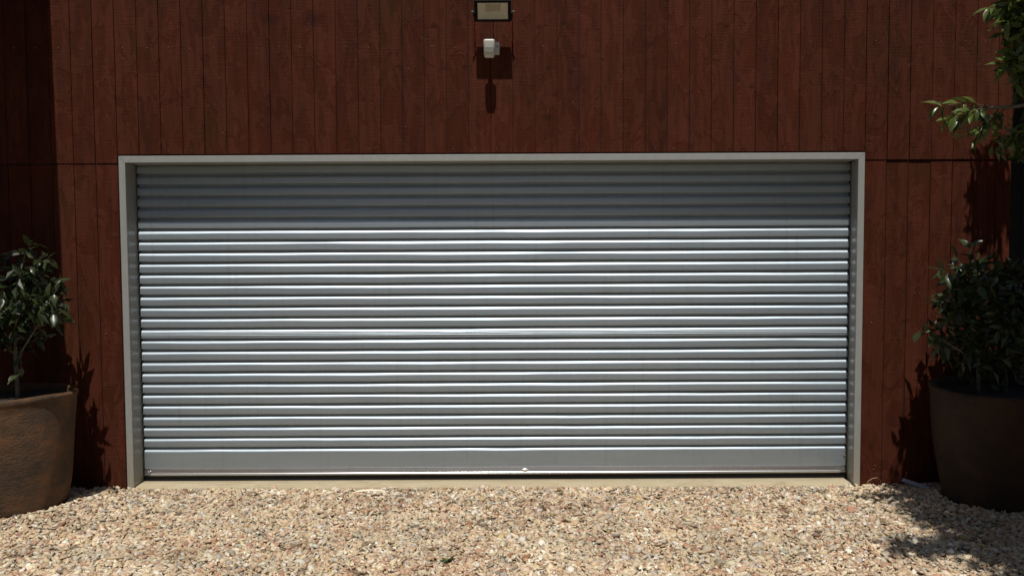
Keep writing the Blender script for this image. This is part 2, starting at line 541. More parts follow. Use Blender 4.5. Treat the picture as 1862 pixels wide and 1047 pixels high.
k0, k1 = -15, 43
for k in range(k0, k1):
    xa, xb = GR0 + PITCH * k, min(GR0 + PITCH * (k + 1), XR)
    if xb - xa < 0.02:
        continue
    over_door = xa > X0 - 0.02 and xb < X1 + 0.02
    zb = ZT + 0.010 if over_door else 2.205
    bulge = 0.0
    if not over_door and xa > X1 - 0.1:
        bulge = (0.0, 0.004, 0.009, 0.004, 0.006, 0.002, 0.003, 0.0)[(k - 36) % 8]
    board(xa, xb, zb, ZTOP, -0.003, bulge)
    if not over_door:
        if xb > X0 and xa < X0:
            xb = X0 - 0.001
        board(xa, xb, -0.09, 2.198, 0.0)

# nail heads (a row near the top, a row over the door, odd ones between)
bm = bmesh.new()
def nail(x, z, r=0.0034):
    t = bmesh.new()
    bmesh.ops.create_cone(t, cap_ends=True, segments=7, radius1=r, radius2=r * 0.7, depth=0.003,
                          matrix=Matrix.Translation((x, -0.0042, z)) @ Matrix.Rotation(math.pi / 2, 4, 'X'))
    merge(bm, t)
for k in range(-6, 43):
    xm = GR0 + PITCH * (k + 0.42)
    if rng.random() < (0.92 if k < 14 else 0.55):
        nail(xm + rng.uniform(-0.01, 0.01), 2.975 + rng.uniform(-0.006, 0.006) + (0.0 if k < 22 else 0.02), rng.uniform(0.0024, 0.004))
    if 2 <= k < 36 and rng.random() < 0.75:
        nail(xm + rng.uniform(-0.03, 0.03), 2.291 + rng.uniform(-0.004, 0.004), rng.uniform(0.0022, 0.0036))
    if (k < 2 or k > 35) and rng.random() < 0.7:
        nail(xm + rng.uniform(-0.03, 0.03), 2.222 + rng.uniform(-0.003, 0.003), rng.uniform(0.0022, 0.0036))
for x in (-1.95, -0.70, 0.44, 1.60, 2.75):
    for z in (3.19, 2.79, 2.60, 2.44):
        if rng.random() < 0.8:
            nail(x + rng.uniform(-0.02, 0.02), z + rng.uniform(-0.04, 0.04), rng.uniform(0.0026, 0.004))
for x, z in ((2.49, 0.085), (2.51, 0.055), (2.46, 1.1), (2.75, 1.3), (-2.78, 1.05), (2.5, 0.11)):
    nail(x, z, 0.0035)
part('nail_heads', bm, M['nail'], kind='stuff')

# eave overhead on the left: its edge throws the straight shadow down the wall
bm = bmesh.new()
add_box(bm, (-5.2, -1.50, 3.56), (-3.098, -0.004, 3.70))
part('eave', bm, M['roof'])
bm = bmesh.new()
add_box(bm, (XR + 0.004, 0.002, 3.34), (5.6, 3.2, 3.46))  # unseen roof, added to keep the fence in shade
part('added_shade_roof', bm, M['roof'])

# door frame: mitred angle trims (face + return lining)
FY = -0.010
def frame_piece(name, face, ret):
    bm = bmesh.new()
    add_prism(bm, [(x, FY, z) for x, z in face], [(x, 0.017, z) for x, z in face])
    add_prism(bm, *ret)
    bmesh.ops.bevel(bm, geom=[e for e in bm.edges if e.calc_length() > 0.5], offset=0.0018, segments=1, affect='EDGES')
    return part(name, bm, M['trim'])
G = 0.0012
frame_piece('frame_head', [(X0 + G, ZT), (X1 - G, ZT), (IX1 - G, IZ), (IX0 + G, IZ)],
            ([(IX0 + 0.002, 0.018, IZ), (IX1 - 0.002, 0.018, IZ), (IX1 - 0.002, 0.018, IZ + 0.012), (IX0 + 0.002, 0.018, IZ + 0.012)],
             [(IX0 + 0.002, DY + 0.06, IZ), (IX1 - 0.002, DY + 0.06, IZ), (IX1 - 0.002, DY + 0.06, IZ + 0.012), (IX0 + 0.002, DY + 0.06, IZ + 0.012)]))
def lining(xf_, xb_, s_):
    y0, y1, z0, z1 = 0.018, DY + 0.06, -0.07, IZ - 0.002
    return ([(xf_, y0, z0), (xf_ + s_ * 0.012, y0, z0), (xf_ + s_ * 0.012, y0, z1), (xf_, y0, z1)],
            [(xb_, y1, z0), (xb_ + s_ * 0.012, y1, z0), (xb_ + s_ * 0.012, y1, z1), (xb_, y1, z1)])
frame_piece('jamb', [(X0, ZT - G), (IX0, IZ - G), (IX0, -0.07), (X0, -0.07)], lining(IX0, IX0 - 0.010, -1))
frame_piece('jamb', [(X1, ZT - G), (IX1, IZ - G), (IX1, -0.07), (X1, -0.07)], lining(IX1, IX1 + 0.030, 1))

# roller door: curtain sheet (hidden) with its ribs as slats
SX0, SX1 = -2.612, 2.364
bm = bmesh.new()
add_box(bm, (SX0 - 0.004, DY + 0.034, 0.02), (SX1 + 0.004, DY + 0.038, 2.30))
door = part('roller_door', bm, M['door'])
DOOR_OFF = GO

TOP = [(0.000, 0.0026), (-0.0020, 0.0037), (-0.0060, 0.0067), (-0.0105, 0.0100), (-0.0140, 0.0120), (-0.0172, 0.0128), (-0.0205, 0.0131)]
LIP = [(-0.0540, 0.0131), (-0.0562, 0.0128), (-0.0573, 0.0116), (-0.0579, 0.0050), (-0.0590, -0.0060), (-0.0620, -0.0130), (-0.0695, -0.0130), (-0.0742, -0.0010), (-0.0772, 0.0026)]
P_RIB = TOP + [(-0.0300, 0.0132), (-0.0430, 0.0132)] + LIP
P_SEAM = TOP[:-1] + [(-0.0205, 0.0127), (-0.0222, 0.0124), (-0.0232, 0.0142), (-0.0250, 0.0156), (-0.0270, 0.0146), (-0.0284, 0.0112), (-0.0340, 0.0112), (-0.0354, 0.0138),
                     (-0.0374, 0.0152), (-0.0392, 0.0138), (-0.0410, 0.0124), (-0.0450, 0.0126)] + LIP
P_LAST = TOP + [(-0.0300, 0.0132), (-0.0600, 0.0132), (-0.0900, 0.0132), (-0.1230, 0.0132), (-0.1380, 0.0132)]

def slat(z_top, prof, seed, nxs=180):
    xs = np.linspace(SX0, SX1, nxs)
    vs = []
    for x in xs:
        a = noise.noise((x * 1.3, seed * 3.7, 0.0)) + 0.55 * noise.noise((x * 3.4, seed * 5.1, 4.0))
        b = noise.noise((x * 0.9, seed * 2.3 + 9, 8.0)) + 0.4 * noise.noise((x * 2.6, seed * 1.3, 14.0))
        for i, (z, o) in enumerate(prof):
            lip = 1.0 if -0.0230 < z < -0.004 else (0.5 if z < -0.052 and o > 0.003 else (0.25 if z < -0.003 else 0.0))
            if prof is P_SEAM and -0.042 < z < -0.021:
                c = noise.noise((x * 4.2, seed, 30.0 + (1.7 if z < -0.031 else 0)))
                oo = o + 0.0009 * c
                zz = z + 0.0011 * noise.noise((x * 3.1, seed, 40.0))
            else:
                oo = o + 0.0011 * b * (1.0 if o > 0.004 else 0.2)
                zz = z + 0.0036 * a * lip
            vs.append((x, DY + 0.0131 - oo, z_top + zz + 0.0008 * b))
    n = len(prof)
    fs = [(i * n + j, i * n + j + 1, (i + 1) * n + j + 1, (i + 1) * n + j) for i in range(nxs - 1) for j in range(n - 1)]
    m_ = bpy.data.meshes.new('slat')
    m_.from_pydata([tuple(Vector(v) + DOOR_OFF) for v in vs], [], fs)
    m_.polygons.foreach_set('use_smooth', [True] * len(fs))
    # keep the lower lip crisp
    sharp = {n - 6, n - 2} if prof is not P_LAST else set()
    for e in m_.edges:
        a_, b_ = e.vertices
        if a_ % n == b_ % n and (a_ % n) in sharp:
            e.use_edge_sharp = True
    o_ = link('slat', m_, M['door'], door)
    return o_

RP = 0.07715
for k in range(-6, 20):
    s = slat(1.748 - RP * k, P_SEAM if k == 9 else P_RIB, k + 11)
    if k == 9:
        s['label'] = 'slat with two thin seam ridges'
s = slat(1.748 - RP * 20, P_LAST, 44)
s['label'] = 'tall flat bottom slat'

# bottom rail with rounded nose, rubber seal, guides, bolts
def rail_bm(profile, x0, x1, nseg=60, wav=0.0):
    bm = bmesh.new()
    rows = []
    for i in range(nseg + 1):
        x = x0 + (x1 - x0) * i / nseg
        d = wav * noise.noise((x * 1.4, 3.3, 0))
        rows.append([bm.verts.new((x, y, z + d)) for y, z in profile])
    n = len(profile)
    for a, b in zip(rows, rows[1:]):
        for j in range(n):
            bm.faces.new((a[j], a[(j + 1) % n], b[(j + 1) % n], b[j]))
    bm.faces.new(rows[0][::-1])
    bm.faces.new(rows[-1])
    return bm
F0 = DY - 0.0005
prof = [(F0 + 0.02, 0.0735), (F0 - 0.0016, 0.0726), (F0 - 0.0024, 0.0714), (F0 - 0.0024, 0.0702), (F0 - 0.0010, 0.0694), (F0 - 0.0016, 0.0560), (F0 - 0.0036, 0.0500),
        (F0 - 0.0040, 0.0400), (F0 - 0.0044, 0.0365), (F0 - 0.0085, 0.0320), (F0 - 0.0100, 0.0270), (F0 - 0.0088, 0.0220), (F0 - 0.004, 0.0195), (F0 + 0.02, 0.0195)]
o = part('bottom_rail', rail_bm(prof, SX0 - 0.004, SX1 + 0.004, 90, 0.0008), M['alu'], door, smooth=True)
for e in o.data.edges:
    a, b = e.vertices
    n = len(prof)
    if a % n == b % n and a % n in (0, 1, 3, 4, 8, 12, 13):
        e.use_edge_sharp = True
prof = [(F0 + 0.019, 0.019), (F0 + 0.002, 0.019), (F0 + 0.004, -0.020), (F0 + 0.010, -0.034), (F0 + 0.019, -0.030)]
part('bottom_seal', rail_bm(prof, SX0 - 0.006, SX1 + 0.006, 40, 0.0012), M['rubber'], door)
for x0, x1 in ((SX0 - 0.0100, SX0 - 0.0050), (SX1 + 0.0050, SX1 + 0.0090)):
    bm = bmesh.new()
    add_box(bm, (x0, DY + 0.013, -0.012), (x1, DY + 0.030, IZ - 0.003))
    part('guide', bm, M['guide'], door)
for x, z in ((-2.583, 0.046), (-2.571, 0.053), (2.345, 0.048), (2.348, 0.145), (2.357, 0.139)):
    bm = bmesh.new()
    bmesh.ops.create_cone(bm, cap_ends=True, segments=8, radius1=0.0052, radius2=0.0035, depth=0.005,
                          matrix=Matrix.Translation((x, F0 - 0.0062, z)) @ Matrix.Rotation(math.pi / 2, 4, 'X'))
    part('bolt', bm, M['steel'], door)

bm = bmesh.new()  # added dome, shaped to catch a sun glint on the rail
bmesh.ops.create_uvsphere(bm, u_segments=20, v_segments=12, radius=1.0, matrix=Matrix.Translation((0.086, F0 - 0.002, 0.046)) @ Matrix.Diagonal((0.034, 0.007, 0.013, 1)))
part('rail_glint_dome', bm, M['polished'], door, smooth=True)

# concrete slab lip between the jambs
bm = bmesh.new()
x0, x1 = IX0 + 0.006, IX1 - 0.010
for i in range(161):
    x = x0 + (x1 - x0) * i / 160
    d = 0.0045 * noise.noise((x * 2.2, 0, 0)) + 0.003 * noise.noise((x * 7, 2, 0)) + 0.003 * noise.noise((x * 23, 5, 0))
    row = [bm.verts.new(p) for p in ((x, 0.55, -0.070), (x, 0.150, -0.068), (x, 0.148, -0.018), (x, 0.145, -0.0150), (x, 0.05, -0.0145), (x, 0.012 + d, -0.0165), (x, -0.008 + d, -0.022 + d * 0.4), (x, -0.016 + d, -0.036), (x, -0.018 + d, -0.12))]
    if i:
        for j in range(8):
            bm.faces.new((last[j], last[j + 1], row[j + 1], row[j]))
    last = row
o = obj('concrete_threshold', bm, M['concrete'], kind='structure', smooth=True)

# ------------------------------------------------------------------ floodlight and sensor
FX = -0.117
lamp = thing('floodlight', 'black square floodlight on the wall high above the roller door', 'light', (FX, 0, 3.166))
TILT = Matrix.Translation((0, -0.158, 0.0)) @ Matrix.Rotation(math.radians(31), 4, 'X')     # local -Y looks out and down
bw, bh, iw, ih = 0.120, 0.0690, 0.0985, 0.0525
def xf(bm, mtx):
    bmesh.ops.transform(bm, matrix=mtx, verts=bm.verts)
    return bm
bm = bmesh.new()                                              # bezel ring
for (ax, az, bx, bz) in ((-bw, ih, bw, bh), (-bw, -bh, bw, -ih), (-bw, -ih + 0.0005, -iw, ih - 0.0005), (iw, -ih + 0.0005, bw, ih - 0.0005)):
    add_box(bm, (ax, -0.004, az), (bx, 0.045, bz), 0.0015)
obj('bezel', xf(bm, TILT), M['lamp_body'], lamp)
bm = bmesh.new()                                              # tapered housing with cooling fins
add_prism(bm, [(-bw + .004, 0.0455, -bh + .004), (bw - .004, 0.0455, -bh + .004), (bw - .004, 0.0455, bh - .004), (-bw + .004, 0.0455, bh - .004)],
          [(-0.114, 0.060, -0.060), (0.114, 0.060, -0.060), (0.114, 0.060, 0.060), (-0.114, 0.060, 0.060)])
for i in range(9):
    x = -0.072 + 0.018 * i
    add_box(bm, (x - 0.002, 0.058, -0.052), (x + 0.002, 0.063, 0.052))
obj('housing', xf(bm, TILT), M['lamp_body'], lamp)
rb = [(-iw, 0.004, -ih), (iw, 0.004, -ih), (iw, 0.004, ih), (-iw, 0.004, ih)]
rk = [(-0.050, 0.040, -0.012), (0.050, 0.040, -0.012), (0.050, 0.040, 0.034), (-0.050, 0.040, 0.034)]
for i in range(4):                                            # four reflector plates
    bm = bmesh.new()
    q = [Vector(rb[i]), Vector(rb[(i + 1) % 4]), Vector(rk[(i + 1) % 4]), Vector(rk[i])]
    c = sum(q, Vector()) / 4
    q = [p + (c - p) * 0.018 for p in q]
    n = (q[1] - q[0]).cross(q[2] - q[0]).normalized()
    if n.y > 0:
        n = -n
    add_prism(bm, q, [p - n * 0.0012 for p in q])
    obj('reflector_plate', xf(bm, TILT), M['reflector'], lamp)
bm = bmesh.new()
add_box(bm, (-0.0495, 0.0385, -0.0115), (0.0495, 0.0405, 0.0335))
add_box(bm, (-0.030, 0.0370, 0.000), (0.030, 0.0384, 0.024))
obj('lamp_panel', xf(bm, TILT), M['led'], lamp)
bm = bmesh.new()
for i in range(4):
    add_tube(bm, [rb[i], rk[i]], 0.0026, 0.0026, 5)
    a, b = Vector(rb[i]), Vector(rb[(i + 1) % 4])
    add_tube(bm, [a + Vector((0, -0.002, 0)), b + Vector((0, -0.002, 0))], 0.0042, 0.0042, 5)
obj('reflector_edge', xf(bm, TILT), M['edge_white'], lamp)
bm = bmesh.new()
add_box(bm, (-iw + 0.0006, -0.0025, -ih + 0.0006), (iw - 0.0006, -0.0008, ih - 0.0006))
obj('cover_glass', xf(bm, TILT), M['glass'], lamp)
bm = bmesh.new()                                              # U yoke to the wall
for s in (-1, 1):
    add_box(bm, (min(s * 0.1250, s * 0.1290), -0.110, -0.007), (max(s * 0.1250, s * 0.1290), -0.0065, 0.007))
    bmesh.ops.create_cone(bm, cap_ends=True, segments=20, radius1=0.0190, radius2=0.0190, depth=0.010,
                          matrix=Matrix.Translation((s * 0.1255, -0.0895, 0.0)) @ Matrix.Rotation(math.pi / 2, 4, 'Y'))
add_box(bm, (-0.1290, -0.0085, -0.007), (0.1290, -0.0045, 0.007))
obj('yoke', bm, M['lamp_body'], lamp)
for s in (-1, 1):
    bm = bmesh.new()
    bmesh.ops.create_cone(bm, cap_ends=True, segments=10, radius1=0.0085, radius2=0.008, depth=0.007,
                          matrix=Matrix.Translation((s * 0.1330, -0.118, 0.006)) @ Matrix.Rotation(math.pi / 2, 4, 'Y'))
    bmesh.ops.create_cone(bm, cap_ends=True, segments=6, radius1=0.0050, radius2=0.0045, depth=0.005,
                          matrix=Matrix.Translation((s * 0.1395, -0.118, 0.006)) @ Matrix.Rotation(math.pi / 2, 4, 'Y'))
    obj('pivot_knob', bm, M['knob'], lamp)
bm = bmesh.new()
add_tube(bm, [(0.0, -0.058, -0.030), (0.0, -0.030, -0.060), (-0.003, -0.012, -0.085), (-0.004, -0.008, -0.12), (-0.006, -0.008, -0.16), (-0.007, -0.010, -0.19)], 0.0038, 0.0038, 7)
obj('cable', bm, M['rubber'], lamp)

sens = thing('motion_sensor', 'small white motion sensor on the wall just below the floodlight', 'sensor', (-0.136, 0, 2.962))
bm = bmesh.new()
add_box(bm, (-0.046, -0.036, -0.046), (0.060, -0.0035, 0.035), 0.004, seg=2)
obj('mount_plate', bm, M['white'], sens)
bm = bmesh.new()
bmesh.ops.create_cone(bm, cap_ends=True, segments=10, radius1=0.0042, radius2=0.0042, depth=0.002,
                      matrix=Matrix.Translation((0.045, -0.0370, 0.003)) @ Matrix.Rotation(math.pi / 2, 4, 'X'))
obj('screw_hole', bm, M['hole'], sens)
HT = Matrix.Translation((-0.006, -0.130, -0.030)) @ Matrix.Rotation(math.radians(10), 4, 'X')
bm = bmesh.new()
add_box(bm, (-0.037, -0.030, -0.060), (0.037, 0.030, 0.058), 0.013, seg=4)
for v in bm.verts:                                            # narrower towards the chin
    t = max(0.0, -v.co.z) / 0.06
    v.co.x *= 1 - 0.10 * t
    v.co.y += 0.010 * t
obj('sensor_head', xf(bm, HT), M['white'], sens, smooth=True)
bm = bmesh.new()
add_box(bm, (-0.026, -0.0325, -0.028), (0.026, -0.0245, 0.012), 0.003, seg=2)
obj('sensor_lens', xf(bm, HT), M['window'], sens)
bm = bmesh.new()
add_tube(bm, [(-0.004, -0.036, -0.008), (-0.006, -0.060, -0.018), (-0.006, -0.104, -0.026)], 0.014, 0.017, 12)
obj('swivel_arm', bm, M['white'], sens, smooth=True)

# ------------------------------------------------------------------ pots
def make_pot(c, rim_r, base_r, hgt, mat, label, seed, lean):
    px, py = c
    z0 = float(height(px, py)) - 0.05
    root = thing('plant_pot', label, 'pot', (px, py, z0))
    hh = hgt - z0
    prof = []
    for i in range(15):
        t = i / 14
        prof.append((base_r + (rim_r - base_r) * (t ** 0.85) + 0.010 * math.sin(t * math.pi), hh * 0.94 * t))
    prof += [(rim_r + 0.006, hh * 0.955), (rim_r + 0.010, hh * 0.975), (rim_r + 0.006, hh * 0.993), (rim_r - 0.008, hh), (rim_r - 0.026, hh * 0.996), (rim_r - 0.036, hh * 0.98),
             (rim_r - 0.040, hh * 0.93), (rim_r - 0.05, hh * 0.80)]
    bm = bmesh.new()
    add_lathe(bm, prof, (0, 0, 0), 64, 0.022, seed, lean)
    bowl = obj('bowl', bm, mat, root, smooth=True)
    bm = bmesh.new()
    t = bmesh.new()
    bmesh.ops.create_circle(t, cap_ends=False, segments=40, radius=rim_r - 0.040)
    vs = list(t.verts)
    cv = t.verts.new((0, 0, 0))
    for i in range(40):
        t.faces.new((vs[i], vs[(i + 1) % 40], cv))
    bmesh.ops.subdivide_edges(t, edges=list(t.edges), cuts=2, use_grid_fill=True)
    for v in t.verts:
        v.co.z = hh - 0.055 + 0.02 * noise.noise((v.co.x * 8, v.co.y * 8, seed)) + 0.02 * (1 - v.co.length / rim_r)
        v.co.x += lean * hh
    merge(bm, t)
    obj('soil', bm, M['soil'], root, smooth=True)
    return root
make_pot((-3.20, -0.47), 0.405, 0.328, 0.728, M['pot_left'], 'big rust-brown rough clay pot left of the roller door', 1, -0.01)
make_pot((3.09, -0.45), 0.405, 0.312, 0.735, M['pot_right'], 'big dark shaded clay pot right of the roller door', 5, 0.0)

# ------------------------------------------------------------------ leaves and plants
def leaf_mesh(name, Ln, Wd, fold, droop, mat, seed):
    r = random.Random(seed)
    prof = [(0.0, 0.03), (0.12, 0.45), (0.32, 0.95), (0.52, 1.0), (0.72, 0.72), (0.9, 0.28), (1.0, 0.0)]
    vs, fs = [], []
    twist = r.uniform(-0.25, 0.25)
    for t, w in prof:
        y, z = Ln * t, -droop * Ln * t * t
        a = twist * t
        for s in (-1, 0, 1):
            hw = s * w * Wd / 2
            zz = abs(s) * w * Wd * fold + (0.05 * Wd * math.sin(t * 11 + s) if s else 0)
            vs.append((hw * math.cos(a), y, z + zz + hw * math.sin(a)))
    for i in range(len(prof) - 1):
        for j in (0, 1):
            fs.append((i * 3 + j, i * 3 + j + 1, (i + 1) * 3 + j + 1, (i + 1) * 3 + j))
    m_ = bpy.data.meshes.new(name)
    m_.from_pydata(vs, [], fs)
    m_.polygons.foreach_set('use_smooth', [True] * len(fs))
    m_.materials.append(mat)
    return m_

BROAD = [leaf_mesh('leaf', 0.095, 0.040, 0.16, d, M['leaf'], i) for i, d in enumerate((0.15, 0.35, 0.5, 0.1))]
LANCE = [leaf_mesh('leaf', 0.108, 0.034, 0.18, d, M['leaf_tree'], i + 10) for i, d in enumerate((0.2, 0.45, 0.6, 0.3))]

def basis(direction, up):
    y = direction.normalized()
    z = (up - y * up.dot(y))
    z = z.normalized() if z.length > 1e-4 else y.orthogonal().normalized()
    x = y.cross(z)
    return Matrix((x, y, z)).transposed()

def put_leaf(root, meshes, loc, d, up, scale, r):
    o = bpy.data.objects.new('leaf', r.choice(meshes))
    COL.objects.link(o)
    o.parent = root
    m_ = basis(d, up).to_4x4()
    o.matrix_local = Matrix.Translation(loc - root.location) @ m_ @ Matrix.Diagonal((scale, scale, scale, 1))
    return o

def sprig(root, tw, start, end, n, meshes, r, scale=1.0, drop=0.35, r0=0.0035):
    a, b = Vector(start), Vector(end)
    d = b - a
    mid = a + d * 0.5 + Vector((r.uniform(-1, 1), r.uniform(-1, 1), 0.6)) * d.length * 0.10
    pts = [a, a * 0.3 + mid * 0.7, mid, mid * 0.4 + b * 0.6, b]
    add_tube(tw, [p - root.location for p in pts], r0, r0 * 0.45, 5)
    side = d.cross(Vector((0, 0, 1)))
    side = side.normalized() if side.length > 1e-3 else Vector((1, 0, 0))
    for i in range(n):
        t = 0.22 + 0.78 * (i + 0.5) / n
        p = a.lerp(mid, t * 2) if t < 0.5 else mid.lerp(b, t * 2 - 1)
        az = i * 2.4 + r.uniform(-0.5, 0.5)
        out = side * math.cos(az) + (Vector((0, 0, 1)) * 0.7 + side.cross(d.normalized()) * 0.6) * math.sin(az)
        ld = d.normalized() * r.uniform(0.35, 0.9) + out * r.uniform(0.6, 1.0) - Vector((0, 0, drop * r.uniform(0.4, 1.4)))
        up = Vector((r.uniform(-0.4, 0.4), r.uniform(-0.9, 0.2), r.uniform(0.5, 1.0)))
        put_leaf(root, meshes, p, ld, up, scale * r.uniform(0.7, 1.2), r)

def in_ball(r):
    while True:
        v = Vector((r.uniform(-1, 1), r.uniform(-1, 1), r.uniform(-1, 1)))
        if 0.25 < v.length < 1:
            return v

def shrub(name, label, base, stems, crown_c, crown_r, n_sprig, n_leaf, seed, extra=(), scale=1.0, dense=420):
    r = random.Random(seed)
    root = thing(name, label, 'shrub', base)
    st = bmesh.new()
    tips = []
    for pts, r0, r1 in stems:
        add_tube(st, [Vector(p) - root.location for p in pts], r0, r1, 8)
        tips += [Vector(p) for p in pts[1:]]
    obj('stem', st, M['stem'], root, smooth=True)
    tw = bmesh.new()
    for a, b, n in extra:
        sprig(root, tw, a, b, n, BROAD, r, scale)
    for _ in range(n_sprig):
        e = in_ball(r)
        end = Vector(crown_c) + Vector((e.x * crown_r[0], e.y * crown_r[1], e.z * crown_r[2]))
        if end.y > -0.06:
            end.y = -0.06 - r.random() * 0.1
        s0 = min(tips, key=lambda q: (q - end).length + (0.25 if q.z > end.z else 0))
        st_ = s0.lerp(end, 0.25 + 0.3 * r.random()) if (s0 - end).length > 0.25 else s0
        add_tube(tw, [s0 - root.location, st_ - root.location], 0.005, 0.0038, 5)
        sprig(root, tw, st_, end, n_leaf, BROAD, r, scale)
    obj('twigs', tw, M['twig'], root)
    nn = dense
    vs, fs = [], []
    for i in range(nn):
        e = in_ball(r)
        c = Vector(crown_c) + Vector((e.x * crown_r[0] * 0.9, e.y * crown_r[1] * 0.9, e.z * crown_r[2] * 0.92)) - root.location
        if c.y + root.location.y > -0.08:
            c.y = -0.08 - root.location.y
        d = Vector((r.gauss(0, 1), r.gauss(0, 1), r.gauss(-0.3, 0.7))).normalized()
        sd = d.cross(Vector((r.gauss(0, 1), r.gauss(0, 1), r.gauss(0, 1)))).normalized()
        up = d.cross(sd) * 0.008
        ll, ww = r.uniform(0.07, 0.105), r.uniform(0.015, 0.022)
        b0 = len(vs)
        vs += [c, c + d * ll * 0.45 + sd * ww + up, c + d * ll, c + d * ll * 0.45 - sd * ww + up, c + d * ll * 0.5]
        fs += [(b0, b0 + 1, b0 + 4), (b0 + 1, b0 + 2, b0 + 4), (b0 + 2, b0 + 3, b0 + 4), (b0 + 3, b0, b0 + 4)]
    fm = bpy.data.meshes.new('foliage')
    fm.from_pydata([tuple(v) for v in vs], [], fs)
    link('foliage', fm, M['leaf'], root, 'stuff')
    return root

shrub('potted_shrub', 'glossy leafy shrub growing in the rust-brown left pot', (-3.10, -0.50, 0.66),
      [([(-3.10, -0.50, 0.64), (-3.105, -0.50, 0.80), (-3.115, -0.49, 0.97), (-3.12, -0.48, 1.15), (-3.11, -0.47, 1.35), (-3.07, -0.46, 1.55)], 0.015, 0.006),
       ([(-3.108, -0.50, 0.90), (-3.06, -0.51, 1.00), (-2.97, -0.52, 1.13), (-2.88, -0.53, 1.27)], 0.007, 0.004),
       ([(-3.115, -0.49, 1.0), (-3.22, -0.45, 1.14), (-3.33, -0.42, 1.3)], 0.008, 0.004)],
      (-3.14, -0.46, 1.32), (0.36, 0.34, 0.34), 27, 8, 11,
      extra=[((-2.97, -0.52, 1.13), (-2.78, -0.58, 1.26), 8), ((-2.95, -0.53, 1.18), (-2.80, -0.56, 1.38), 7), ((-3.05, -0.46, 1.5), (-2.86, -0.52, 1.57), 8),
             ((-3.07, -0.46, 1.55), (-2.99, -0.48, 1.68), 6), ((-3.07, -0.5, 1.0), (-3.02, -0.6, 0.86), 4), ((-3.11, -0.50, 1.0), (-2.98, -0.64, 1.25), 7),
             ((-3.11, -0.50, 1.1), (-3.05, -0.72, 1.35), 8), ((-3.11, -0.50, 1.2), (-3.16, -0.70, 1.48), 8)])
shrub('potted_shrub', 'dense dark shrub in the shaded right pot beside the wall corner', (3.00, -0.45, 0.66),
      [([(2.95, -0.46, 0.64), (2.94, -0.46, 0.86), (2.93, -0.45, 1.05), (2.90, -0.45, 1.3), (2.88, -0.45, 1.52)], 0.015, 0.006),
       ([(3.12, -0.45, 0.64), (3.13, -0.44, 0.9), (3.16, -0.42, 1.15), (3.2, -0.42, 1.4)], 0.013, 0.006),
       ([(2.94, -0.46, 0.88), (2.80, -0.50, 0.97), (2.66, -0.53, 1.04)], 0.008, 0.004),
       ([(3.13, -0.44, 0.9), (3.32, -0.45, 1.08), (3.42, -0.48, 1.3)], 0.008, 0.004)],
      (3.06, -0.42, 1.16), (0.41, 0.34, 0.44), 29, 8, 23,
      extra=[((2.75, -0.51, 1.0), (2.50, -0.58, 1.10), 8), ((2.78, -0.50, 0.98), (2.60, -0.60, 0.99), 6), ((2.89, -0.45, 1.35), (2.63, -0.52, 1.49), 9),
             ((2.89, -0.45, 1.4), (2.74, -0.52, 1.56), 8), ((2.90, -0.45, 1.3), (2.70, -0.56, 1.36), 8), ((2.88, -0.45, 1.5), (2.86, -0.5, 1.64), 6), ((2.91, -0.45, 1.2), (2.72, -0.58, 1.22), 7)], dense=1100)

# tree just out of frame on the right, its lower branches reach into the picture
r = random.Random(31)
tree = thing('tree', 'leafy tree reaching in at the upper right with drooping glossy leaves', 'tree', (4.25, -1.25, -0.03))
bm = bmesh.new()
add_tube(bm, [Vector(p) - tree.location for p in ((4.25, -1.25, -0.15), (4.22, -1.27, 0.8), (4.12, -1.32, 1.8), (4.05, -1.45, 2.8), (3.95, -1.6, 3.6), (3.8, -1.8, 4.3))], 0.10, 0.03, 12)
obj('trunk', bm, M['stem'], tree, smooth=True)
bm = bmesh.new()
for pts in ([(3.58, -1.90, 1.87), (3.27, -1.60, 2.21), (2.97, -1.35, 2.41), (2.64, -1.27, 2.35), (2.37, -1.25, 2.34)],
            [(3.54, -1.97, 2.48), (3.14, -1.56, 2.83), (2.79, -1.30, 2.91), (2.60, -1.25, 2.84)],
            [(3.05, -1.42, 2.35), (2.88, -1.30, 2.21), (2.72, -1.25, 2.14)],
            [(3.16, -1.53, 2.32), (2.92, -1.32, 2.58), (2.70, -1.25, 2.62)],
            [(4.0, -1.55, 3.2), (3.6, -2.0, 3.8), (3.1, -2.5, 4.1), (2.6, -2.7, 4.2)],
            [(3.9, -1.7, 3.8), (3.7, -2.6, 4.2), (3.6, -3.1, 4.3)]):
    add_tube(bm, [Vector(p) - tree.location for p in pts], 0.022, 0.006, 7)
obj('branch', bm, M['stem'], tree, smooth=True)
tw = bmesh.new()
